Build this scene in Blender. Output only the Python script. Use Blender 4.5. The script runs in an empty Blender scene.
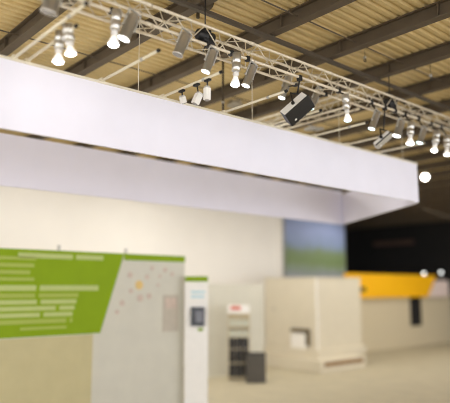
import bpy, bmesh, math, random
from mathutils import Vector, Matrix
random.seed(7)
scn = bpy.context.scene
col = scn.collection
V = Vector

# ------------------------------------------------------------ camera numbers
# world: X runs along the hung fascia (away to the right), Y runs behind it, Z up
F = 583.0
TH = math.atan(86.5 / 583)
H = 3.5
CT, ST = math.cos(TH), math.sin(TH)
FH = V((.6583, .7527, 0))
RT = V((.7527, -.6583, 0))


def ray(x, y):
    dx = (x - 225) / F
    dy = (201.5 - y) / F
    h = CT - dy * ST
    return FH * h + RT * dx + V((0, 0, ST + dy * CT))


def P(x, y, z=None, v=None, u=None, d=None):
    """survey helper: where the sight line of a photo point meets a plane of the place"""
    r = ray(x, y)
    if z is not None: t = (z - H) / r.z
    elif v is not None: t = v / r.y
    elif u is not None: t = u / r.x
    else: t = d / r.dot(FH)
    return V((0, 0, H)) + r * t


# ------------------------------------------------------------ materials
def lin(c):
    return tuple(((k / 255) / 12.92 if k / 255 <= .04045 else ((k / 255 + .055) / 1.055) ** 2.4) for k in c) + (1,)


def mat(name, rgb, rough=.6, metal=0., var=.06, scale=6., bump=0., emit=None, estr=0.):
    m = bpy.data.materials.new(name)
    m.use_nodes = True
    nt = m.node_tree
    b = nt.nodes['Principled BSDF']
    b.inputs['Roughness'].default_value = rough
    b.inputs['Metallic'].default_value = metal
    tc = nt.nodes.new('ShaderNodeTexCoord')
    nz = nt.nodes.new('ShaderNodeTexNoise')
    nz.inputs['Scale'].default_value = scale
    nz.inputs['Detail'].default_value = 4
    nt.links.new(tc.outputs['Object'], nz.inputs['Vector'])
    rp = nt.nodes.new('ShaderNodeValToRGB')
    c = lin(rgb)
    rp.color_ramp.elements[0].position = .3
    rp.color_ramp.elements[1].position = .7
    rp.color_ramp.elements[0].color = tuple(k * (1 - var) for k in c[:3]) + (1,)
    rp.color_ramp.elements[1].color = tuple(min(1, k * (1 + var)) for k in c[:3]) + (1,)
    nt.links.new(nz.outputs['Fac'], rp.inputs['Fac'])
    nt.links.new(rp.outputs['Color'], b.inputs['Base Color'])
    if bump:
        bp = nt.nodes.new('ShaderNodeBump')
        bp.inputs['Strength'].default_value = bump
        nt.links.new(nz.outputs['Fac'], bp.inputs['Height'])
        nt.links.new(bp.outputs['Normal'], b.inputs['Normal'])
    if emit:
        b.inputs['Emission Color'].default_value = lin(emit)
        b.inputs['Emission Strength'].default_value = estr
    return m


M = {}
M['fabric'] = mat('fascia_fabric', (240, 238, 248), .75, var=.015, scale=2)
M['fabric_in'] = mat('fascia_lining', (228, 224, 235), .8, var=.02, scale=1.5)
M['rail'] = mat('cream_rail', (226, 218, 196), .45, var=.03)
M['alu'] = mat('truss_aluminium', (226, 214, 190), .42, .35, var=.05, scale=20)
M['brace'] = mat('brace_aluminium', (214, 202, 176), .42, .35, var=.05, scale=20)
M['rod'] = mat('rod_paint', (232, 222, 196), .5, var=.03)
M['black'] = mat('black_plastic', (26, 24, 22), .5, var=.2)
M['chrome'] = mat('polished_can', (210, 206, 196), .28, .8, var=.02, scale=15)
M['silver'] = mat('silver_paint', (190, 186, 176), .4, .4, var=.05)
M['whitep'] = mat('white_paint', (236, 232, 224), .5, var=.02)
M['deck'] = mat('roof_deck', (206, 182, 128), .55, .0, var=.08, scale=1.2)
M['beam'] = mat('beam_paint', (84, 71, 53), .6, var=.15, scale=3)
M['tray'] = mat('tray_paint', (72, 61, 45), .6, var=.074)
M['dark'] = mat('black_drape', (22, 20, 18), .95, var=.25, scale=2)
M['wall'] = mat('stand_wall', (241, 236, 226), .7, var=.015, scale=1)
M['kiosk'] = mat('cabin_board', (216, 206, 182), .65, var=.02, scale=2)
M['floor'] = mat('hall_floor', (188, 178, 150), .7, var=.06, scale=1.5, bump=.02)
M['board'] = mat('display_board', (204, 200, 184), .6, var=.03, scale=2)
M['boardlow'] = mat('board_plinth', (192, 181, 136), .6, var=.04, scale=2)
M['green'] = mat('green_print', (130, 158, 0), .85, var=.03, scale=2)
M['text'] = mat('pale_print', (180, 190, 116), .6, var=.02)
M['text2'] = mat('soft_print', (160, 174, 72), .6, var=.02)
M['greyprint'] = mat('grey_print', (186, 176, 158), .6, var=.05)
M['pinkprint'] = mat('pink_print', (198, 178, 162), .6, var=.15, scale=12)
M['orangeprint'] = mat('orange_dot', (220, 188, 118), .6, var=.05)
M['blueprint'] = mat('blue_text', (182, 214, 220), .6, var=.03)
M['redprint'] = mat('red_print', (206, 92, 66), .6, var=.05)
M['yellow'] = mat('amber_print', (255, 188, 0), .55, var=.04, scale=1)
M['logo'] = mat('logo_print', (120, 96, 30), .6, var=.074)
M['pinkw'] = mat('pale_banner', (232, 212, 202), .6, var=.03)
M['brown'] = mat('brown_strip', (150, 116, 76), .6, var=.08)
M['screen'] = mat('device_glass', (30, 30, 34), .2, var=.074)
M['greyui'] = mat('device_face', (112, 112, 118), .3, var=.05)
M['paper'] = mat('brochure', (196, 196, 176), .6, var=.1, scale=9)
M['booklet'] = mat('dark_brochure', (46, 42, 36), .5, var=.2, scale=9)
M['neigh'] = mat('neighbour_wall', (206, 192, 160), .7, var=.03)
M['bin'] = mat('dark_bin', (74, 68, 57), .5, var=.15)
M['gapshade'] = mat('painted_gap_shade', (104, 90, 64), .7, var=.05)  # brown that stands in for shade in the gap
M['streak'] = mat('far_sign', (82, 58, 44), .7, var=.2, scale=5)
M['dome'] = mat('dome_shade', (176, 168, 150), .45, .3, var=.08)
M['hot'] = mat('lit_lens', (255, 250, 240), .3, var=0, emit=(255, 248, 238), estr=7)
M['lit'] = mat('lit_glass', (255, 255, 250), .3, var=0, emit=(250, 252, 250), estr=4)
M['cyan'] = mat('cool_lit_glass', (225, 250, 255), .3, var=0, emit=(205, 245, 250), estr=3.5)
M['glow'] = mat('frosted_reflector', (245, 240, 232), .3, var=0, emit=(255, 248, 238), estr=.35)
M['glare'] = mat('facing_lens', (255, 250, 240), .3, var=0, emit=(255, 246, 236), estr=14)
M['unlit'] = mat('lamp_glass', (150, 146, 138), .15, var=.05)

# printed landscape for the tall mural: sky, hills, pale foreground
mm = bpy.data.materials.new('landscape_print')
mm.use_nodes = True
nt = mm.node_tree
b = nt.nodes['Principled BSDF']
b.inputs['Roughness'].default_value = .6
tc = nt.nodes.new('ShaderNodeTexCoord')
sx = nt.nodes.new('ShaderNodeSeparateXYZ')
nt.links.new(tc.outputs['Object'], sx.inputs[0])
nz = nt.nodes.new('ShaderNodeTexNoise')
nz.inputs['Scale'].default_value = 1.1
nz.inputs['Detail'].default_value = 6
nt.links.new(tc.outputs['Object'], nz.inputs['Vector'])
ma = nt.nodes.new('ShaderNodeMath'); ma.operation = 'MULTIPLY_ADD'
ma.inputs[1].default_value = .9; ma.inputs[2].default_value = -.45
nt.links.new(nz.outputs['Fac'], ma.inputs[0])
ad = nt.nodes.new('ShaderNodeMath'); ad.operation = 'ADD'
nt.links.new(sx.outputs['Z'], ad.inputs[0]); nt.links.new(ma.outputs[0], ad.inputs[1])
mr = nt.nodes.new('ShaderNodeMapRange')
mr.inputs['From Min'].default_value = 3.5; mr.inputs['From Max'].default_value = 7.9
nt.links.new(ad.outputs[0], mr.inputs['Value'])
rp = nt.nodes.new('ShaderNodeValToRGB')
els = rp.color_ramp.elements
els[0].position = 0; els[0].color = lin((120, 128, 148))
els[1].position = 1; els[1].color = lin((150, 164, 200))
for p_, c_ in ((.14, (172, 176, 186)), (.24, (152, 164, 146)), (.36, (126, 146, 92)), (.5, (130, 148, 108)), (.6, (142, 158, 186)), (.8, (160, 174, 212))):
    e = els.new(p_); e.color = lin(c_)
nt.links.new(mr.outputs[0], rp.inputs['Fac'])
nt.links.new(rp.outputs['Color'], b.inputs['Base Color'])
M['mural'] = mm

# ------------------------------------------------------------ mesh helpers
WL = {}          # world base of every object


class MB:
    def __init__(s): s.bm = bmesh.new()

    def box(s, lo, hi):
        lo, hi = V(lo), V(hi)
        return s.obox((lo + hi) / 2, V((1, 0, 0)), V((0, 1, 0)), V((0, 0, 1)), (hi - lo) / 2)

    def obox(s, c, ax, ay, az, h):
        c = V(c); vs = []
        for k in (-1, 1):
            for j in (-1, 1):
                for i in (-1, 1):
                    vs.append(s.bm.verts.new(c + ax * (i * h[0]) + ay * (j * h[1]) + az * (k * h[2])))
        for f in ((0, 2, 3, 1), (4, 5, 7, 6), (0, 1, 5, 4), (2, 6, 7, 3), (0, 4, 6, 2), (1, 3, 7, 5)):
            s.bm.faces.new([vs[i] for i in f])
        return s

    def prism(s, pts, ext):
        ext = V(ext)
        a = [s.bm.verts.new(V(p)) for p in pts]
        c = [s.bm.verts.new(V(p) + ext) for p in pts]
        n = len(pts)
        s.bm.faces.new(a[::-1]); s.bm.faces.new(c)
        for i in range(n):
            s.bm.faces.new((a[i], a[(i + 1) % n], c[(i + 1) % n], c[i]))
        return s

    def lathe(s, p0, p1, prof, n=20, cap=True):
        """prof: (t 0..1 along the axis, radius)"""
        p0, p1 = V(p0), V(p1)
        ax = (p1 - p0)
        q = ax.normalized().to_track_quat('Z', 'Y')
        rings = []
        for t, r in prof:
            c = p0 + ax * t
            rings.append([s.bm.verts.new(c + q @ V((r * math.cos(2 * math.pi * i / n), r * math.sin(2 * math.pi * i / n), 0))) for i in range(n)])
        for a, c in zip(rings, rings[1:]):
            for i in range(n):
                f = s.bm.faces.new((a[i], a[(i + 1) % n], c[(i + 1) % n], c[i])); f.smooth = True
        if cap:
            s.bm.faces.new(rings[0][::-1]); s.bm.faces.new(rings[-1])
        return s

    def tube(s, p0, p1, r, n=10):
        return s.lathe(p0, p1, ((0, r), (1, r)), n)

    def path(s, pts, r, n=8):
        for a, c in zip(pts, pts[1:]): s.tube(a, c, r, n)
        return s


def obj(name, mb, m, parent=None, bevel=0):
    base = WL[parent.name] if parent else V((0, 0, 0))
    bmesh.ops.recalc_face_normals(mb.bm, faces=mb.bm.faces[:])
    vs = [v.co for v in mb.bm.verts]
    if parent is None:
        lo = V((min(c.x for c in vs), min(c.y for c in vs), min(c.z for c in vs)))
        hi = V((max(c.x for c in vs), max(c.y for c in vs), max(c.z for c in vs)))
        base = V(((lo.x + hi.x) / 2, (lo.y + hi.y) / 2, lo.z))
    for v in mb.bm.verts: v.co -= base
    me = bpy.data.meshes.new(name)
    mb.bm.to_mesh(me); mb.bm.free()
    me.materials.append(m)
    o = bpy.data.objects.new(name, me)
    col.objects.link(o)
    if parent is None: o.location = base
    else: o.parent = parent
    WL[o.name] = base
    if bevel:
        bv = o.modifiers.new('bevel', 'BEVEL'); bv.width = bevel; bv.segments = 2; bv.limit_method = 'ANGLE'
    return o


def tag(o, label, cat, group=None):
    o['label'] = label; o['category'] = cat
    if group: o['group'] = group
    return o


def thing(name, label, cat, loc, group=None):
    o = bpy.data.objects.new(name, None)
    col.objects.link(o)
    o.location = V(loc); o.empty_display_size = .1
    WL[o.name] = V(loc)
    return tag(o, label, cat, group)


def struct(name, mb, m):
    o = obj(name, mb, m); o['kind'] = 'structure'
    return o


X, Y, Z = V((1, 0, 0)), V((0, 1, 0)), V((0, 0, 1))

# ============================================================ the hall
struct('floor', MB().box((-14, -10, -.1), (40, 34, 0)), M['floor'])
struct('wall_back', MB().box((-14, 33, 0), (38.2, 33.2, 8.4)), M['dark'])
struct('wall_right', MB().box((38, -10, 0), (38.2, 33, 8.4)), M['dark'])
# corrugated deck, folds running along X
m = MB()
EB = H + 4.45                 # underside of the roof beams
z0 = EB + .27
per, amp = .18, .04
y = -8.
prof = []
while y < 33:
    prof += [(y, z0), (y + .075, z0), (y + .1, z0 + amp), (y + .155, z0 + amp)]
    y += per
a = [m.bm.verts.new((-8, p[0], p[1])) for p in prof]
c = [m.bm.verts.new((38, p[0], p[1])) for p in prof]
for i in range(len(prof) - 1): m.bm.faces.new((a[i], a[i + 1], c[i + 1], c[i]))
struct('ceiling', m, M['deck'])
# roof beams (rolled I sections) along Y
for k in range(-3, 21):
    u = 3.83 + 1.636 * k
    m = MB()
    for (hw, za, zb) in ((.085, 0, .025), (.012, .025, .243), (.085, .243, .266)):
        m.box((u - hw, -6, EB + za), (u + hw, 32.9, EB + zb))
    for j in range(10):                                    # web stiffeners
        yy = 2.5 + j * 2.03
        m.box((u - .08, yy, EB + .025), (u + .08, yy + .02, EB + .243))
    struct('ceiling_beam', m, M['beam'])
for j in range(7):
    v = 2.35 + 3.88 * j
    struct('ceiling_tie', MB().tube((-6, v, EB + .13), (37.9, v, EB + .13), .013, 6), M['beam'])

# long dark tray under the beams
t = thing('hanging_cable_tray', 'long dark brown cable tray running under the roof beams above the lighting truss', 'cable tray', (8, 6.85, EB - .13))
zt = EB - .13
obj('tray', MB().box((-3, 6.81, zt + .04), (13.9, 6.89, zt + .05)).box((-3, 6.81, zt + .05), (13.9, 6.82, zt + .1)).box((-3, 6.88, zt + .05), (13.9, 6.89, zt + .1)), M['tray'], t)
obj('end_plate', MB().box((13.9, 6.8, zt + .02), (13.93, 6.9, zt + .13)), M['tray'], t)
for k in range(-1, 7):
    u = 3.83 + 1.636 * k
    obj('bracket', MB().box((u - .02, 6.815, zt + .1), (u + .02, 6.885, EB)), M['tray'], t)

# ============================================================ hung fascia ring
ZB, ZT = H + 2.1, H + 3.1
FL = V((.2, 7.7, 0)); FR = V((13.2, 7.7, 0))
BT = P(100, 150, v=12).z
BL = V((.2, 12, 0)); BR = V((P(343, 222, v=12).x, 12, 0))
t = thing('hanging_fascia', 'long white fabric fascia hung over the stand below the lighting truss', 'fascia', (6.7, 7.7, ZB))


def wallstrip(p, q, z0, z1, th):
    d = (q - p).normalized(); n = V((-d.y, d.x, 0))
    return MB().prism([p + Z * z0, q + Z * z0, q + n * th + Z * z0, p + n * th + Z * z0], (0, 0, z1 - z0))


obj('front_panel', wallstrip(FL, FR, ZB + .045, ZT, .05), M['fabric'], t)
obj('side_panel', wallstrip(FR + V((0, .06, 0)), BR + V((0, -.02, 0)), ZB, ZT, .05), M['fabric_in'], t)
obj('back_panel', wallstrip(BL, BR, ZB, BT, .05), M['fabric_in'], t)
obj('top_rail', MB().box((FL.x, 7.68, ZT), (FR.x, 7.77, ZT + .035)), M['rail'], t)
obj('bottom_rail', MB().box((FL.x, 7.697, ZB + .027), (FR.x, 7.753, ZB + .046)), M['fabric'], t)
for k, u in enumerate((4.9, 7.45, 10.1, 12.6)):
    obj('suspension_wire', MB().tube((u, 7.73, ZT + .03), (u, 7.73, EB + .27), .007, 6), M['rail'], t)

# arms that reach forward from the fascia's top rail
arm_labels = [
    'long white arm at the far left reaching up to the truss',
    'white lamp arm with black cap beside the pair of lit spots at far left',
    'bare white arm with black cap left of the silver lamp cans over the fascia',
    'white lamp arm carrying the white box spotlights over the fascia',
    'bare white arm rising from the fascia below the middle lit bulb toward the black floodlight',
    'white arm behind the big black floodlight over the fascia',
    'white arm pointing up to the hanging lamp right of the black floodlight',
    'white arm beneath the small tilted grey floodlight',
    'white arm nearest the right end of the fascia',
]
arms = [(2.87, 5.66), (3.05, 6.26), (4.23, 6.21), (5.38, 6.26), (6.72, 6.2), (7.95, 6.5), (9.23, 6.42), (10.35, 6.5), (11.53, 6.5)]
for (u, v), lb in zip(arms, arm_labels):
    t = thing('lamp_arm', lb, 'lamp arm', (u, 7.72, H + 3.13), 'lamp arms on the fascia')
    obj('tube', MB().tube((u, v, H + 3.155), (u, 7.9, H + 3.155), .022, 12), M['rod'], t)
    obj('end_cap', MB().tube((u, v - .035, H + 3.155), (u, v, H + 3.155), .026, 12), M['black'], t)
    obj('clamp', MB().box((u - .035, 7.66, H + 3.13), (u + .035, 7.79, H + 3.185)), M['rod'], t, .006)
    obj('collar', MB().tube((u, v + .35, H + 3.155), (u, v + .41, H + 3.155), .027, 12), M['silver'], t)


# ============================================================ trusses
def truss(name, label, p0, axis, side, length, a, bay, cap=100):
    t = thing(name, label, 'truss', p0)
    axis, side = V(axis), V(side)
    p0 = V(p0)
    cor = [p0, p0 + side * a, p0 + Z * a, p0 + side * a + Z * a]        # bottom front, bottom back, top front, top back
    for q in cor:
        obj('chord', MB().tube(q, q + axis * length, .0235, 12), M['alu'], t)
    n = int(length / bay)
    rest = MB(); cnt = 0; extra = 0
    for i in range(n):
        for (q, w) in ((cor[0], cor[2]), (cor[1], cor[3]), (cor[0], cor[1]), (cor[2], cor[3])):
            s, e = (q, w) if i % 2 == 0 else (w, q)
            A, B = s + axis * (i * bay), e + axis * ((i + 1) * bay)
            if cnt < cap:
                obj('brace', MB().tube(A, B, .009, 6), M['brace'], t); cnt += 1
            else:
                rest.tube(A, B, .009, 6); extra += 1
    if extra:
        o = obj('brace', rest, M['brace'], t); o['kind'] = 'stuff'
    k = 0
    while 2.0 * k < length:                                     # coupling collars between the bolted sections
        for q in cor: obj('coupler', MB().tube(q + axis * (2.0 * k + .02), q + axis * (2.0 * k + .12), .03, 10), M['alu'], t)
        k += 1
    return t


TZ = H + 3.65
truss('lighting_truss', 'long silver lattice truss carrying the row of spotlights above the white fascia', (2.2, 6.5, TZ), X, Y, 15.4, .29, .28)
truss('cross_truss', 'shorter silver truss running back from the long one, behind the black floodlight', (9.36, 6.86, TZ - .02), Y, X, 5.6, .29, .28)


# ============================================================ spotlights
def place(px0, px1, v, tilt, back=False):
    """axis of a lamp from its photo ends; a lamp that reaches above the lower chord hangs on the near side of the truss"""
    p0 = P(*px0, v=v); side = False
    if p0.z > TZ - .1:
        v = 6.93 if back else 6.36; p0 = P(*px0, v=v); side = True
    p1 = P(*px1, v=v + tilt)
    return p0, p1, v, side


def hang(t, p0, p1, v, side, r):
    u = p0.x
    ax = (p1 - p0).normalized()
    if side:
        f = max(0.02, (p0.z - TZ + .02) / max(.05, p0.z - p1.z)); q = p0.lerp(p1, min(f, .5))
        cv = 6.79 if v > 6.8 else 6.5
        obj('clamp', MB().box((u - .03, cv - .04, TZ - .04), (u + .03, cv + .04, TZ + .04)), M['black'], t, .006)
        obj('stem', MB().path([V((u, cv, TZ - .02)), q], .014), M['black'], t)
    else:
        cv = 6.5 if v < 6.6 else 6.79
        obj('clamp', MB().box((u - .03, cv - .035, TZ - .06), (u + .03, cv + .035, TZ + .03)), M['black'], t, .006)
        obj('stem', MB().path([V((u, cv, TZ - .05)), p0 + ax * .03], .012), M['black'], t)


def par_can(px0, px1, label, lens='lit', v=6.79, r=.078, tilt=.065, back=False):
    px0, px1 = (px0[0] + 1.5, px0[1]), (px1[0] - 2.5, px1[1])        # the cans lean a little
    p0, p1, v, side = place(px0, px1, v, tilt, back)
    t = thing('can_spotlight', label, 'spotlight', (p0.x, v, min(p1.z, p0.z)), 'spotlights on the long truss')
    ax = (p1 - p0).normalized()
    hang(t, p0, p1, v, side, r)
    L = (p1 - p0).length
    obj('body', MB().lathe(p0, p1, ((0, r * .45), (.04, r * .8), (.1, r * .92), (.3, r * .94), (.31, r), (.93, r), (.94, r * 1.1), (1, r * 1.12), (1, r * 1.0), (.9, r * .95)), 24, True), M['chrome'], t)
    obj('lens', MB().lathe(p0 + ax * (L * .955), p1 - ax * .002, ((0, r * .97), (.6, r * 1.02), (1, r * 1.02)), 24), M[lens], t)
    s = ax.cross(Y).normalized()
    yk = MB()
    mid = p0 + ax * (L * .55)
    for k in (-1, 1):
        yk.obox(mid - ax * L * .3 + s * (k * (r + .014)), s, ax, Y, (.004, L * .32, .016))
        yk.tube(mid + s * (k * (r - .005)), mid + s * (k * (r + .03)), .014, 8)
    yk.obox(mid - ax * L * .62, s, ax, Y, (r + .016, .004, .016))
    obj('yoke', yk, M['silver'], t)
    return t


def bulb_spot(px0, px1, label, v=6.79, r=.062, lens='hot', name='reflector_spotlight', tilt=.02, hz=None, group='spotlights on the long truss', bell=.074, back=False):
    if hz is None: p0, p1, v, side = place(px0, px1, v, tilt, back)
    else: p0 = P(*px0, v=v); p1 = P(*px1, v=v + tilt)
    t = thing(name, label, 'spotlight', (p0.x, v, min(p1.z, p0.z)), group)
    if hz is None:
        hang(t, p0, p1, v, side, r)
    else:
        obj('clamp', MB().box((p0.x - .03, v - .035, hz - .04), (p0.x + .03, v + .035, hz + .035)), M['black'], t, .006)
        obj('stem', MB().path([V((p0.x, v, hz - .04)), p0], .012), M['black'], t)
    ax = p1 - p0
    obj('body', MB().lathe(p0, p0 + ax * .55, ((0, r * .6), (.03, r), (.5, r), (.52, r * .93), (.56, r * .93), (.58, r), (.97, r), (1, r * .8)), 20), M['chrome'], t)
    obj('neck', MB().lathe(p0 + ax * .55, p0 + ax * .72, ((0, r * .55), (.5, r * .75), (.8, r * .55), (1, r * .6)), 16), M['whitep'], t)
    obj('reflector', MB().lathe(p0 + ax * .7, p0 + ax * .93, ((0, bell * .45), (.3, bell * .62), (.7, bell * .9), (1, bell), (1, bell * .9)), 22), M['glow'], t)
    obj('lens', MB().lathe(p0 + ax * .91, p1, ((0, bell * .93), (.5, bell * .9), (.85, bell * .6), (1, bell * .2)), 22), M[lens], t)
    return t


par_can((54, -14), (51, 13), 'blurred silver lamp can cut by the top edge at far left', 'unlit', v=6.5, r=.1)
bulb_spot((117, 10), (113, 47), 'lit bare bulb spotlight beside a silver can, first bulb on the truss from the left', v=6.5, r=.065)
par_can((133, 14), (126, 39), 'wide silver lamp can with bright lower rim right beside the first bulb on the truss', 'lit', r=.08)
par_can((185, 33), (180, 55), 'dull unlit silver lamp can on the truss left of the vertical conduit', 'unlit', r=.074)
par_can((212, 50), (208, 72), 'silver lamp can with lit rim over the tip of the arm with white box spotlights', 'lit', r=.066)
bulb_spot((237, 53), (235, 87), 'lit bare bulb spotlight under the middle of the truss over the pale dome lamp', r=.068)
par_can((252, 65), (248, 86), 'silver lamp can with lit rim just right of the middle lit bulb', 'lit', r=.064)
par_can((288, 76), (284, 98), 'silver lamp can with lit rim touching the yoke of the black floodlight', 'lit', r=.064, back=True)
par_can((318, 89), (313, 108), 'silver lamp can with bluish rim immediately right of the black floodlight', 'cyan', r=.062, back=True)
bulb_spot((345, 94), (348, 122), 'slim silver spotlight with cool lens hung in front of the cross truss', v=6.5, r=.065, lens='cyan')
par_can((376, 112), (374, 129), 'silver lamp can with bluish rim above the small grey floodlight', 'cyan', r=.064)
par_can((400, 121), (399, 136), 'small silver lamp can right of the small grey floodlight', 'lit', r=.08)
bulb_spot((411, 122), (410, 145), 'brightest lit bulb spotlight near the right end of the truss', r=.07, bell=.085)
par_can((423, 128), (422, 143), 'silver lamp can with bluish rim right beside the brightest bulb', 'cyan', r=.062)
bulb_spot((437, 131), (434, 152), 'lit spotlight second from the right end of the truss', r=.075)
bulb_spot((447, 136), (447, 156), 'lit spotlight at the right edge under the end of the truss', r=.07)
bulb_spot((60, 31), (58, 64), 'lit bulb spotlight on the far left arm, lower of the pair', v=6.62, hz=H + 3.155, group='spotlight pair on the left arms', r=.058, bell=.072)
bulb_spot((67, 24), (71, 56), 'lit bulb spotlight of the far left pair, higher and beside the black cap', v=6.4, hz=H + 3.155, group='spotlight pair on the left arms', r=.07, bell=.072)

# white box spotlights hanging from one arm
def box_spot(px, v, label, w=.075, h=.16, tilt=(0, .0)):
    c = P(*px, v=v)
    t = thing('box_spotlight', label, 'spotlight', (5.38, v, c.z - h), 'white box spotlights on one arm')
    ax = V((tilt[0], tilt[1], -1)).normalized(); s = ax.cross(Y).normalized(); d = s.cross(ax)
    obj('stem', MB().path([V((5.38, v, H + 3.145)), c - ax * h * .4], .012), M['black'], t)
    obj('adapter', MB().box((5.355, v - .06, H + 3.1), (5.405, v + .06, H + 3.13)), M['black'], t)
    obj('housing', MB().obox(c, s, d, ax, (w / 2, w / 2, h / 2)), M['whitep'], t, .008)
    obj('lens', MB().lathe(c + ax * (h / 2 - .002), c + ax * (h / 2 + .012), ((0, w * .42), (1, w * .38)), 16), M['unlit'], t)
    obj('heat_sink', MB().obox(c - ax * (h * .5 + .012), s, d, ax, (w * .4, w * .4, .012)), M['silver'], t)
box_spot((197, 99), 6.82, 'tilted white box spotlight in the middle of the arm', .1, .17, (-.35, .2))
box_spot((207, 94), 6.55, 'upright white box spotlight nearest the tip of the arm', .085, .19)
box_spot((183, 100), 7.2, 'small white box spotlight nearest the fascia on the arm', .08, .1, (.5, .2))

# floodlights in yokes
def flood(c, half, knee, label, mats, d):
    """long edge a, dark face n1, pale front n2"""
    fwh = V((FH.x, FH.y, 0)) * CT + Z * ST
    upv = RT.cross(fwh)
    fr = lambda x, y, z: (RT * x + upv * y - fwh * z).normalized()
    ax = fr(.75, .66, 0); n1 = fr(.45, -.511, .733); n1 = (n1 - ax * n1.dot(ax)).normalized(); n2 = -ax.cross(n1)
    t = thing('hanging_floodlight', label, 'floodlight', c - Z * .3, 'floodlights on the truss')
    obj('housing', MB().obox(c, ax, n1, n2, half), M[mats[0]], t, .012)
    obj('front_plate', MB().obox(c + n2 * (half[2] + .008) - ax * .01, ax, n1, n2, (half[0] * .95, half[1] * .8, .008)), M[mats[1]], t, .004)
    obj('front_rim', MB().obox(c + n2 * (half[2] + .006) + n1 * (half[1] * .9), ax, n1, n2, (half[0], half[1] * .1, .014)), M['black'], t)
    fin = MB()
    for i in range(6):
        fin.obox(c - n2 * (half[2] + .014) + ax * (half[0] * (-.75 + i * .3)), ax, n1, n2, (.007, half[1] * .8, .016))
    obj('cooling_fins', fin, M[mats[0]], t)
    obj('badge', MB().obox(c + n1 * (half[1] + .003) - ax * half[0] * .55 - n2 * half[2] * .45, ax, n1, n2, (.02, .003, .012)), M['whitep'], t)
    yk = MB()
    piv = c + n2 * (half[2] + .02) - ax * half[0] * .05
    piv2 = c - n2 * (half[2] + .03) + ax * half[0] * .1
    kz = V((0, 0, 1))
    k1 = P(*knee[0], d=d); k2 = P(*knee[1], d=d + .2)
    yk.path([piv, k1, k2, piv2], .015)
    obj('yoke', yk, M['black'], t)
    obj('knob', MB().tube(piv - n2 * .01, piv + n2 * .03, .03, 12), M['black'], t)
    mid = (k1 + k2) / 2
    obj('hook_clamp', MB().box((mid.x - .035, 6.46, TZ - .07), (mid.x + .035, 6.54, TZ + .03)), M['black'], t, .006)
    obj('hanger', MB().path([mid, V((mid.x, 6.5, TZ - .05))], .014), M['black'], t)
    return t
flood(P(297.5, 109, d=9.72), (.265, .105, .14), ((290.5, 93), (304, 95)), 'large black floodlight tilted in a yoke under the middle of the truss', ('black', 'whitep'), 9.72)
flood(P(383, 140, d=11.42), (.2, .05, .07), ((380, 129), (387, 131)), 'small tilted pale grey floodlight in a black yoke near the right part of the truss', ('silver', 'whitep'), 11.42)
# flat grey lamp head beneath the cross truss
c = P(314, 129, v=8.6)
t = thing('hanging_lamp_head', 'flat grey twin lamp head hung under the cross truss just above the fascia', 'lamp', c)
for k in (-1, 1):
    obj('head', MB().obox(c + X * (k * .13) + Z * (.02 * k), V((1, 0, .15)).normalized(), Y, V((-.15, 0, 1)).normalized(), (.11, .1, .03)), M['silver'], t, .01)
obj('bar', MB().tube(c - X * .2 + Z * .05, c + X * .25 + Z * .07, .014, 8), M['silver'], t)
obj('hanger', MB().tube(c + Z * .06, (c.x, c.y, TZ - .02), .012, 8), M['black'], t)

# lamp that glares past the corner of the fascia
c = P(425, 177, d=15.5)
t = thing('corner_spotlight', 'glaring spotlight facing out just past the right end of the fascia', 'spotlight', c - Z * .1)
toc = (V((0, 0, H)) - c).normalized()
obj('housing', MB().lathe(c - toc * .28, c, ((0, .05), (.1, .1), (.8, .12), (1, .14), (1, .12)), 22), M['silver'], t)
obj('lens', MB().lathe(c - toc * .02, c + toc * .015, ((0, .118), (.7, .1), (1, .04)), 22), M['glare'], t)
obj('arm', MB().path([c - toc * .15, V((c.x - .3, c.y - .2, c.z + .12)), V((13.27, 7.6, ZT - .4))], .014), M['silver'], t)

# pale dome lamp hung from the roof
c = P(235, 106, d=14.4)
t = thing('dome_lamp', 'pale round dome lamp hanging from the roof behind the fascia', 'lamp', c)
obj('shade', MB().lathe(c, c + Z * .3, ((0, .2), (.05, .205), (.4, .17), (.8, .1), (1, .07)), 26, True), M['dome'], t)
obj('gear_box', MB().lathe(c + Z * .3, c + Z * .46, ((0, .08), (.1, .09), (.9, .09), (1, .05)), 16), M['dome'], t)
obj('cable', MB().tube(c + Z * .46, (c.x, c.y, EB + .27), .01, 6), M['black'], t)

# vertical conduit down behind the truss
q = P(223, 60, v=8.6)
t = thing('conduit', 'thin vertical brown conduit dropping from the roof behind the truss', 'conduit', (q.x, 8.6, H + 2.6))
obj('pipe', MB().tube((q.x, 8.6, H + 2.6), (q.x, 8.6, EB + .27), .022, 8), M['tray'], t)
obj('junction_box', MB().box((q.x - .05, 8.55, H + 2.5), (q.x + .05, 8.65, H + 2.62)), M['tray'], t, .005)
obj('strap', MB().tube((q.x, 8.6, H + 3.7), (q.x, 8.6, H + 3.74), .03, 8), M['silver'], t)

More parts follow.
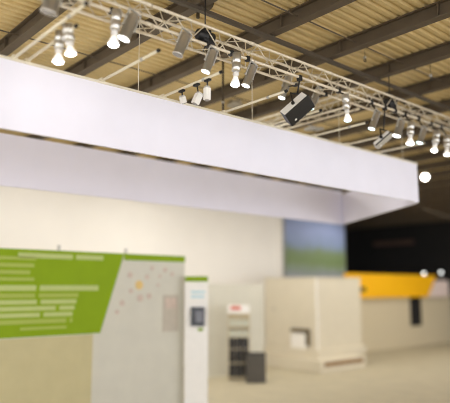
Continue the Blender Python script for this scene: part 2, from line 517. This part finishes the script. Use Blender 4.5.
# chain hoists
def hoist(u, label, s=.8):
    t = thing('chain_hoist', label, 'hoist', (u, 6.62, TZ + .05), 'chain hoists on the truss')
    b0 = TZ + .09
    obj('motor', MB().lathe((u - .2 * s, 6.62, b0 + .1), (u + .2 * s, 6.62, b0 + .1), ((0, .05), (.05, .085), (.45, .085), (.46, .1), (.56, .1), (.57, .085), (.95, .085), (1, .05)), 18), M['black'], t)
    obj('gear_case', MB().box((u - .07, 6.55, b0), (u + .07, 6.7, b0 + .2)), M['black'], t, .01)
    obj('chain_bag', MB().lathe((u + .13 * s, 6.62, b0 - .06), (u + .13 * s, 6.62, b0 + .08), ((0, .05), (.1, .07), (1, .08)), 14), M['black'], t)
    obj('chain', MB().tube((u, 6.62, b0 + .2), (u, 6.62, EB), .011, 6), M['black'], t)
    obj('hook', MB().path([V((u, 6.62, b0)), V((u + .02, 6.62, b0 - .04)), V((u, 6.62, b0 - .07))], .012), M['black'], t)
    obj('sling', MB().path([V((u, 6.62, b0 - .06)), V((u - .1, 6.5, TZ + .04))], .01).path([V((u, 6.62, b0 - .06)), V((u + .1, 6.79, TZ + .04))], .01), M['black'], t)
hoist(P(206, 22, v=6.6).x, 'black chain hoist on top of the truss left of the middle lit bulb')
hoist(P(390, 88, v=6.6).x, 'black chain hoist on top of the truss near its right end')

# black cable looms lying along the truss
def loom(u0, u1, zz, v, label):
    pts = []
    n = 14
    for i in range(n + 1):
        f = i / n
        pts.append(V((u0 + (u1 - u0) * f, v + .03 * math.sin(f * 9), zz + .02 * math.sin(f * 14) + .015)))
    m = MB()
    for k in range(3): m.path([p + V((0, .03 * k, .012 * k)) for p in pts], .014, 6)
    tag(obj('cable_loom', m, M['black']), label, 'cable', 'cable looms on the truss')
loom(4.75, 5.75, TZ + .03, 6.6, 'bundle of black cables lying in the truss under the left chain hoist')
loom(10.6, 12.4, TZ + .31, 6.6, 'bundle of black cables over the right stretch of the truss')

# little hooks and drop wires on the roof beams
for (px, py, vv, lg, lb) in ((372, 36, 5.9, .33, 'small roof hook on a wire before the second beam from upper right'),
                             (431, 80, 5.9, .55, 'small roof hook on a long wire at upper right'),
                             (365, 62, 6.55, .3, 'small roof hook on a wire just above the truss')):
    q = P(px, py, v=vv)
    t = thing('roof_hook', lb, 'hook', q, 'roof hooks')
    obj('wire', MB().tube(q + Z * .08, (q.x, q.y, EB + .27), .006, 6), M['tray'], t)
    hk = [q + V((.035 * math.sin(a), 0, .04 + .035 * math.cos(a))) for a in [k * .6 for k in range(9)]]
    obj('hook', MB().path(hk, .01, 6), M['black'], t)
    obj('shackle', MB().box(q + V((-.02, -.02, .07)), q + V((.02, .02, .12))), M['silver'], t)

# dark round heater seen at the top edge
q = P(200, -1, d=9.2)
t = thing('roof_heater', 'dark brown rounded heater under the roof at the top edge', 'heater', q - Z * .1)
obj('casing', MB().lathe(q - X * .35, q + X * .25, ((0, .05), (.06, .13), (.5, .15), (.94, .13), (1, .05)), 20), M['tray'], t)
obj('bracket', MB().box(q + V((-.06, -.02, .1)), (q.x - .02, q.y + .02, EB)), M['tray'], t)

# ============================================================ the stand below
VW = 21.9
wr = P(282, 250, v=VW).x
struct('wall_stand', MB().box((3.6, VW, 0), (wr, VW + .12, 8.1)), M['wall'])
tag(obj('wall_post', MB().box((wr - .35, VW - .07, 0), (wr, VW - .002, 8.05)), M['wall'], None, .01), 'pale square post at the right end of the cream stand wall', 'post')

# landscape mural
VM = 23.75
ua, ub = P(285, 250, v=VM).x, P(345, 250, v=VM).x
t = thing('mural_banner', 'tall banner printed with blue sky and green land behind the cream cabin', 'banner', ((ua + ub) / 2, VM, 0))
obj('print', MB().box((ua, VM, .05), (ub, VM + .04, 7.9)), M['mural'], t)
obj('frame', MB().box((ua - .05, VM + .01, 0), (ua, VM + .08, 7.95)).box((ub, VM + .01, 0), (ub + .05, VM + .08, 7.95)).box((ua, VM + .041, 7.9), (ub, VM + .08, 7.95)), M['silver'], t)

# large display board with the green print
VB = 14.2
q0 = P(0, 246, v=VB); q1 = P(185, 257.5, v=VB)
ztop = (q0.z + q1.z) / 2
u0, u1 = q0.x - 1.6, q1.x
t = thing('display_board', 'large display board with slanted green print and pale text at lower left', 'display board', ((u0 + u1) / 2, VB, 0))
obj('panel', MB().box((u0, VB, 0), (u1, VB + .12, ztop)), M['board'], t, .01)
yb = VB - .012


def bp(x, y):
    p = P(x, y, v=VB); return V((p.x, yb, p.z))
zb_ = P(100, 333, v=VB).z
gb = [V((u0, yb, ztop - .005)), V((bp(124, 262).x, yb, ztop - .005)), V((bp(100, 333).x, yb, zb_)), V((u0, yb, zb_))]
obj('green_print', MB().prism(gb, (0, .011, 0)), M['green'], t)
obj('green_stripe', MB().box((bp(124, 262).x, yb, ztop - .19), (u1 - .003, VB - .001, ztop - .005)), M['green'], t)
obj('lower_panel', MB().box((u0, yb, .02), (bp(92, 360).x, VB - .001, zb_ - .02)), M['boardlow'], t)


def textline(x0, x1, y, h, mt, wmin=.25, wmax=.8):
    """a row of word-like dashes, too soft in the photo to read"""
    a, bq = bp(x0, y), bp(x1, y)
    zc = bp((x0 + x1) / 2, y).z
    hh = h / F * 15.5 / 2
    m = MB(); x = a.x
    while x < bq.x - .05:
        w = min(random.uniform(wmin, wmax), bq.x - x)
        m.box((x, yb - .006, zc - hh), (x + w, yb - .0005, zc + hh))
        x += w + .1
    obj('text_line', m, M[mt], t)
for a in ((18, 103, 256.5, 4.5, 'text'), (-8, 36, 258, 3, 'text2'), (-8, 34, 265, 3.5, 'text2'), (-8, 30, 272, 3.5, 'text2'), (-8, 34, 279, 3, 'text2'),
          (-8, 98, 288, 5, 'text'), (-8, 78, 295.5, 4, 'text2'), (-8, 76, 302, 4, 'text'), (-8, 74, 308.5, 4, 'text'),
          (-8, 72, 315, 4, 'text'), (-8, 72, 321.5, 4, 'text2'), (20, 66, 328, 2.5, 'text2')):
    textline(*a, wmin=1., wmax=2.4)
# faint drawings on the pale half
def disc(x, y, r, mt, name):
    p = bp(x, y)
    obj(name, MB().lathe(V((p.x, yb + .0, p.z)), V((p.x, VB - .001, p.z)), ((0, r), (1, r)), 20), M[mt], t)
disc(139, 285, .13, 'orangeprint', 'orange_spot')
for (x, y, r) in ((130, 275, .08), (147, 277, .07), (152, 268, .06), (131, 291, .07), (140, 298, .1), (149, 296, .08), (158, 285, .05), (122, 303, .08), (117, 312, .06), (165, 270, .07), (172, 274, .06), (160, 276, .05)):
    disc(x, y, r, 'pinkprint', 'printed_mark')
pa, pb = bp(163, 295), bp(178, 331)
obj('pinned_sheet', MB().box((pa.x, yb - .004, pb.z), (pb.x, VB - .001, pa.z)), M['greyprint'], t)
pa, pb = bp(165, 298), bp(176, 308)
obj('sheet_picture', MB().box((pa.x, yb - .01, pb.z), (pb.x, yb - .004, pa.z)), M['pinkprint'], t)
for x in (60, 127):
    p = bp(x, 244)
    obj('top_clip', MB().box((p.x - .03, VB + .02, ztop), (p.x + .03, VB + .08, ztop + .14)), M['silver'], t)

# white info pylon
d0 = 17.5
base = P(196, 395, d=d0)
a = P(185, 300, d=d0); bq = P(208, 300, d=d0)
ax = (bq - a); w = ax.length; ax.normalize(); n = V((-ax.y, ax.x, 0))      # n points away from the camera
zt = P(196, 276, d=d0).z
cpos = (a + bq) / 2; cpos.z = 0
t = thing('info_pylon', 'slim white pylon with green top band and a small black screen', 'pylon', cpos)
obj('column', MB().obox(cpos + Z * (zt / 2) + n * .15, ax, n, Z, (w / 2, .15, zt / 2)), M['whitep'], t, .015)
def pface(x0, y0, x1, y1, out, m, name, bevel=0, parent=None):
    A, B = P(x0, y0, d=d0), P(x1, y1, d=d0)
    hw = (A - V((B.x, B.y, A.z))).length / 2
    cc = (A + B) / 2
    return obj(name, MB().obox(cc - n * (out / 2), ax, n, Z, (hw, out / 2, abs(A.z - B.z) / 2)), M[m], parent or t, bevel)
pface(185, 276.2, 208, 281.5, .012, 'green', 'green_band')
pface(191, 291, 205, 293.2, .006, 'blueprint', 'text_line')
pface(191, 295.5, 204, 297.8, .006, 'blueprint', 'text_line')
scr = pface(191, 307, 204.5, 326, .09, 'screen', 'screen', .01)
A, B = P(196, 311, d=d0), P(203, 322, d=d0)
cc = (A + B) / 2 - n * .095
obj('screen_face', MB().obox(cc, ax, n, Z, ((A - V((B.x, B.y, A.z))).length / 2, .005, abs(A.z - B.z) / 2)), M['greyui'], scr)
pface(198, 328, 203, 331, .01, 'green', 'green_tag')

# low cream partition behind the brochure rack
VP_ = 18.25
a = P(209, 330, v=VP_); bq = P(264, 330, v=VP_)
zp = P(225, 284, v=VP_).z
struct('wall_partition', MB().box((a.x - .5, VP_, 0), (bq.x, VP_ + .08, zp)), M['board'])

# brochure rack
d1 = 23.1
a, bq = P(228, 379, d=d1), P(250, 379, d=d1)
ax = (bq - a); ax.z = 0; w = ax.length; ax.normalize(); n = V((-ax.y, ax.x, 0))
rc = (a + bq) / 2; rc.z = 0
zt = P(239, 305, d=d1).z
t = thing('brochure_rack', 'tall brochure rack with red and white header beside the cream cabin', 'brochure rack', rc)
obj('side_panel', MB().obox(rc - ax * (w / 2 - .015) + Z * zt / 2 + n * .15, ax, n, Z, (.015, .15, zt / 2)), M['neigh'], t)
obj('side_panel', MB().obox(rc + ax * (w / 2 - .015) + Z * zt / 2 + n * .15, ax, n, Z, (.015, .15, zt / 2)), M['neigh'], t)
obj('back_panel', MB().obox(rc + Z * zt / 2 + n * .29, ax, n, Z, (w / 2 - .03, .008, zt / 2)), M['neigh'], t)
hd_ = obj('header', MB().obox(rc + Z * (zt - .16), ax, n, Z, (w / 2, .012, .16)), M['whitep'], t, .004)
obj('red_mark', MB().obox(rc + Z * (zt - .12) - ax * .12 - n * .016, ax, n, Z, (.2, .004, .07)), M['redprint'], hd_)
levels = [.12, .65, 1.17, 1.62, 2.02]
for z in levels:
    obj('shelf', MB().obox(rc + Z * z + n * .15, ax, n, Z, (w / 2 - .03, .13, .012)), M['neigh'], t)
nb = 0
for li, z in enumerate(levels):
    for k in range(3):
        cx = rc + ax * ((k - 1) * .26) + n * .12
        hh = (.22, .24, .2, .12, .12)[li]
        dark = li < 3
        o = obj('brochure_stack', MB().obox(cx + Z * (z + .012 + hh), ax, (n + Z * .0).normalized(), Z, (.115, .06, hh)), M['booklet' if dark else 'paper'])
        lev = ('lowest', 'second', 'third', 'fourth', 'topmost')[li]
        side = ('left', 'middle', 'right')[k]
        tag(o, f"{'dark' if dark else 'pale'} stack of brochures, {side} one on the {lev} shelf of the rack", 'brochures', 'brochures in the rack')

# dark open bin next to the rack
d2 = 22.4
a, bq = P(246.5, 381, d=d2), P(266, 381, d=d2)
rc2 = (a + bq) / 2; rc2.z = 0
w2 = (bq - a).length
hb = P(258, 354, d=d2).z
t = thing('waste_bin', 'dark square bin on the floor between brochure rack and cream cabin', 'bin', rc2)
m = MB()
for k in (-1, 1):
    m.obox(rc2 + ax * (k * (w2 / 2 - .012)) + n * .2 + Z * hb / 2, ax, n, Z, (.012, .2, hb / 2 - .01))
    m.obox(rc2 + n * (.2 + k * .188) + Z * hb / 2, ax, n, Z, (w2 / 2 - .024, .012, hb / 2 - .01))
m.obox(rc2 + n * .2 + Z * .03, ax, n, Z, (w2 / 2 - .024, .176, .015))
obj('body', m, M['bin'], t)
m = MB()
for k in (-1, 1):
    m.obox(rc2 + ax * (k * (w2 / 2 - .005)) + n * .2 + Z * hb, ax, n, Z, (.02, .215, .018))
    m.obox(rc2 + n * (.2 + k * .2) + Z * hb, ax, n, Z, (w2 / 2 - .025, .02, .018))
obj('rim', m, M['black'], t)

# cream cabin on its plinth
pc = P(321, 374, z=0)
kc = pc + V((.8, .8, 0))
vl = P(265, 320, u=kc.x).y
ur = P(361.5, 320, v=kc.y).x
zk = P(311, 278, d=kc.dot(FH)).z
PH = .85
pr = P(366, 365, v=pc.y).x
t = thing('cabin', 'large cream box cabin with stepped plinth standing in front of the mural', 'cabin', (kc.x + 1, kc.y + 1, 0))
obj('body', MB().box((kc.x, kc.y, PH), (ur, vl, zk)), M['kiosk'], t, .02)
obj('top_cap', MB().box((kc.x - .02, kc.y - .02, zk), (ur + .02, vl + .02, zk + .05)), M['kiosk'], t)
obj('plinth', MB().box((pc.x, pc.y, 0), (pr, vl, PH * .6)).box((kc.x - .2, kc.y - .2, PH * .6), (ur + .02, vl, PH)), M['kiosk'], t, .01)
obj('kick_strip', MB().box((pc.x + .25, pc.y - .012, PH * .3), (pr - .2, pc.y, PH * .5)), M['brown'], t)
obj('corner_trim', MB().box((kc.x - .012, kc.y - .012, PH), (kc.x + .05, kc.y + .05, zk - .02)), M['wall'], t)
# small bench block; the L of shadow around it is painted as dark strips
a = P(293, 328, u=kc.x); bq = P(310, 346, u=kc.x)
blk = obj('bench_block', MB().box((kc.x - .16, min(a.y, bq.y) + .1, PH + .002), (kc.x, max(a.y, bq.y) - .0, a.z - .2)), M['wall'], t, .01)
obj('gap_shade', MB().box((kc.x - .17, bq.y - .02, a.z - .15), (kc.x - .0, a.y + .0, a.z)), M['gapshade'], t)
obj('gap_shade', MB().box((kc.x - .17, bq.y - .02, bq.z + .02), (kc.x - .0, bq.y + .1, a.z - .15)), M['gapshade'], t)
a = P(274, 309, u=kc.x)
obj('door_handle', MB().box((kc.x - .05, a.y - .05, a.z - .07), (kc.x, a.y + .05, a.z + .07)), M['greyprint'], t, .01)

# neighbouring stand: amber fascia, cream wall, dark doorway
VN = 19.5
zt = P(380, 274, v=VN).z; zl = P(390, 297.5, v=VN).z
e0 = P(346, 285, v=VN).x; e1 = P(437, 285, v=VN).x; e1b = P(428, 296, v=VN).x; e2 = P(449, 290, v=VN).x
t = thing('neighbour_stand', 'neighbouring stand with an amber yellow sign band over a cream wall', 'stand', ((e0 + e2) / 2, VN, 0))
obj('sign_band', MB().prism([V((e0, VN, zl)), V((e1b, VN, zl)), V((e1, VN, zt)), V((e0, VN, zt))], (0, .15, 0)), M['yellow'], t)
obj('pale_band', MB().prism([V((e1b + .03, VN, zl)), V((e2, VN, zl)), V((e2, VN, zt - .3)), V((e1 - .12, VN, zt - .3))], (0, .14, 0)), M['pinkw'], t)
a, bq = P(358, 287, v=VN), P(366, 292, v=VN)
obj('logo', MB().box((a.x, VN - .02, bq.z), (bq.x, VN - .001, a.z)), M['logo'], t)
g0, g1 = P(410, 310, v=VN + .3).x, P(422, 310, v=VN + .3).x
zd = P(416, 326, v=VN + .3).z
obj('wall_panel', MB().box((e0, VN + .3, 0), (g0, VN + .4, zl)), M['neigh'], t)
obj('wall_panel', MB().box((g1, VN + .3, 0), (min(e2 + 6, 37.5), VN + .4, zl)), M['neigh'], t)
obj('low_panel', MB().box((g0, VN + .3, 0), (g1, VN + .4, zd)), M['neigh'], t)
obj('dark_opening', MB().box((g0, VN + .36, zd), (g1, VN + .4, zl)), M['dark'], t)
obj('ceiling_slab', MB().box((e0, VN + .15, zl + .02), (e2 - .02, VN + .4, zl + .1)), M['neigh'], t)
for x, y, lb in ((424, 274.5, 'small lit lamp on the sign band, left of the two'), (441, 273.5, 'small lit lamp above the pale end of the sign, right of the two')):
    q = P(x, y, v=VN + .05)
    o = thing('sign_lamp', lb, 'lamp', q, 'lamps on the neighbouring sign')
    zz = zt if x < 430 else zt - .3
    obj('housing', MB().lathe(q - Z * .1, q + Z * .02, ((0, .04), (.5, .09), (1, .09)), 14), M['silver'], o)
    obj('bulb', MB().lathe(q + Z * .02, q + Z * .12, ((0, .08), (.5, .08), (1, .03)), 14), M['lit'], o)
    obj('stem', MB().tube((q.x, q.y, zz), q - Z * .08, .02, 8), M['silver'], o)

# faint far sign on the black drape
a, bq = P(374, 245, u=37.9), P(414, 242, u=37.9)
t = thing('far_sign', 'dim reddish brown strip sign hanging far back in the dark', 'sign', (37.9, (a.y + bq.y) / 2, a.z))
obj('strip', MB().box((37.84, bq.y, a.z - .1), (37.9, a.y, a.z + .2)), M['streak'], t)
for k in (.2, .8):
    v = bq.y + (a.y - bq.y) * k
    obj('suspension_wire', MB().tube((37.87, v, a.z + .2), (37.87, v, EB + .27), .01, 6), M['dark'], t)
# far pale rail right of the fascia corner
a, bq = P(421, 208, d=24), P(470, 224, d=27)
t = thing('far_rail', 'faint grey rail far off right of the fascia corner', 'rail', (a + bq) / 2)
obj('tube', MB().tube(a, bq, .06, 8), M['tray'], t)
for k in (.1, .9):
    q = a.lerp(bq, k)
    obj('suspension_wire', MB().tube(q, (q.x, q.y, EB + .27), .01, 6), M['dark'], t)

# ============================================================ light
w = bpy.data.worlds.new('hall_light'); scn.world = w; w.use_nodes = True
bg = w.node_tree.nodes['Background']
bg.inputs['Color'].default_value = (.97, .985, 1.05, 1)
bg.inputs['Strength'].default_value = 2.1


def area(loc, aim, size, power, color=(1, .975, .94), sy=None):
    L = bpy.data.lights.new('fill_light', 'AREA'); L.energy = power; L.color = color; L.size = size
    if sy: L.shape = 'RECTANGLE'; L.size_y = sy
    o = bpy.data.objects.new('fill_light', L); col.objects.link(o)
    o.location = loc; o.rotation_euler = (V(aim) - V(loc)).to_track_quat('-Z', 'Y').to_euler()


def spot(loc, aim, power, ang, blend=.6, color=(1, .95, .9), r=.06):
    L = bpy.data.lights.new('spot_beam', 'SPOT'); L.energy = power; L.color = color; L.spot_size = math.radians(ang); L.spot_blend = blend; L.shadow_soft_size = r
    o = bpy.data.objects.new('spot_beam', L); col.objects.link(o)
    o.location = loc; o.rotation_euler = (V(aim) - V(loc)).to_track_quat('-Z', 'Y').to_euler()

# beams of the lit spots on the far left arms, aimed at the fascia
p = P(58, 66, v=6.7); spot(p, P(45, 98, v=7.7), 2.5, 95, 1, r=.1)
p = P(71, 58, v=6.55); spot(p, P(70, 100, v=7.7), 1.2, 95, 1, r=.1)
# added unseen fills overhead that brighten the stand wall and the floor
for u, v in ((8.5, 18), (13.5, 18), (18, 16)):
    area((u, v, EB - .1), (u, v + 1.5, 0), 1.5, 82)
for u, v in ((22, 15), (28, 15), (34, 13), (27, 8), (32, 6), (13, 15)):
    area((u, v, EB - .1), (u, v, 0), 1.5, 118)
# added spot without a fixture, brightens the dim mural
spot(((ua + ub) / 2 + 2.2, 19.6, EB - .3), ((ua + ub) / 2 + .3, VM, 4.6), 340, 105, 1)
# added warm uplights, no visible source, to brighten the roof deck
for u in (3.2, 7.0):
    area((u, 9.6, ZT - .3), (u - .5, 7.5, EB + 2), 1.6, 7, (1, .9, .72))
# unseen fills added inside the ring to brighten its lining
for u in (4, 8, 12):
    area((u + .6, 8.3, ZT - .05), (u + .9, 12, ZB + .3), .8, 14, (.95, .98, 1))

# ============================================================ camera
cam = bpy.data.cameras.new('camera')
co = bpy.data.objects.new('camera', cam); col.objects.link(co)
fw = FH * CT + Z * ST
fw.normalize(); rt = RT.normalized(); up = rt.cross(fw)
R = Matrix((rt, up, -fw)).transposed().to_4x4()
R.translation = V((0, 0, H))
co.matrix_world = R
cam.sensor_fit = 'HORIZONTAL'; cam.sensor_width = 36
cam.lens = F / 450 * 36
cam.clip_end = 200
cam.dof.use_dof = True
cam.dof.focus_distance = 9.6
cam.dof.aperture_fstop = cam.lens / 1000 / .175
scn.camera = co
scn.cycles.use_denoising = True
scn.cycles.filter_width = 1.0
scn.view_settings.view_transform = 'Standard'
scn.view_settings.look = 'None'
scn.view_settings.gamma = 1
scn.view_settings.exposure = .5
scn.view_settings.use_curve_mapping = False
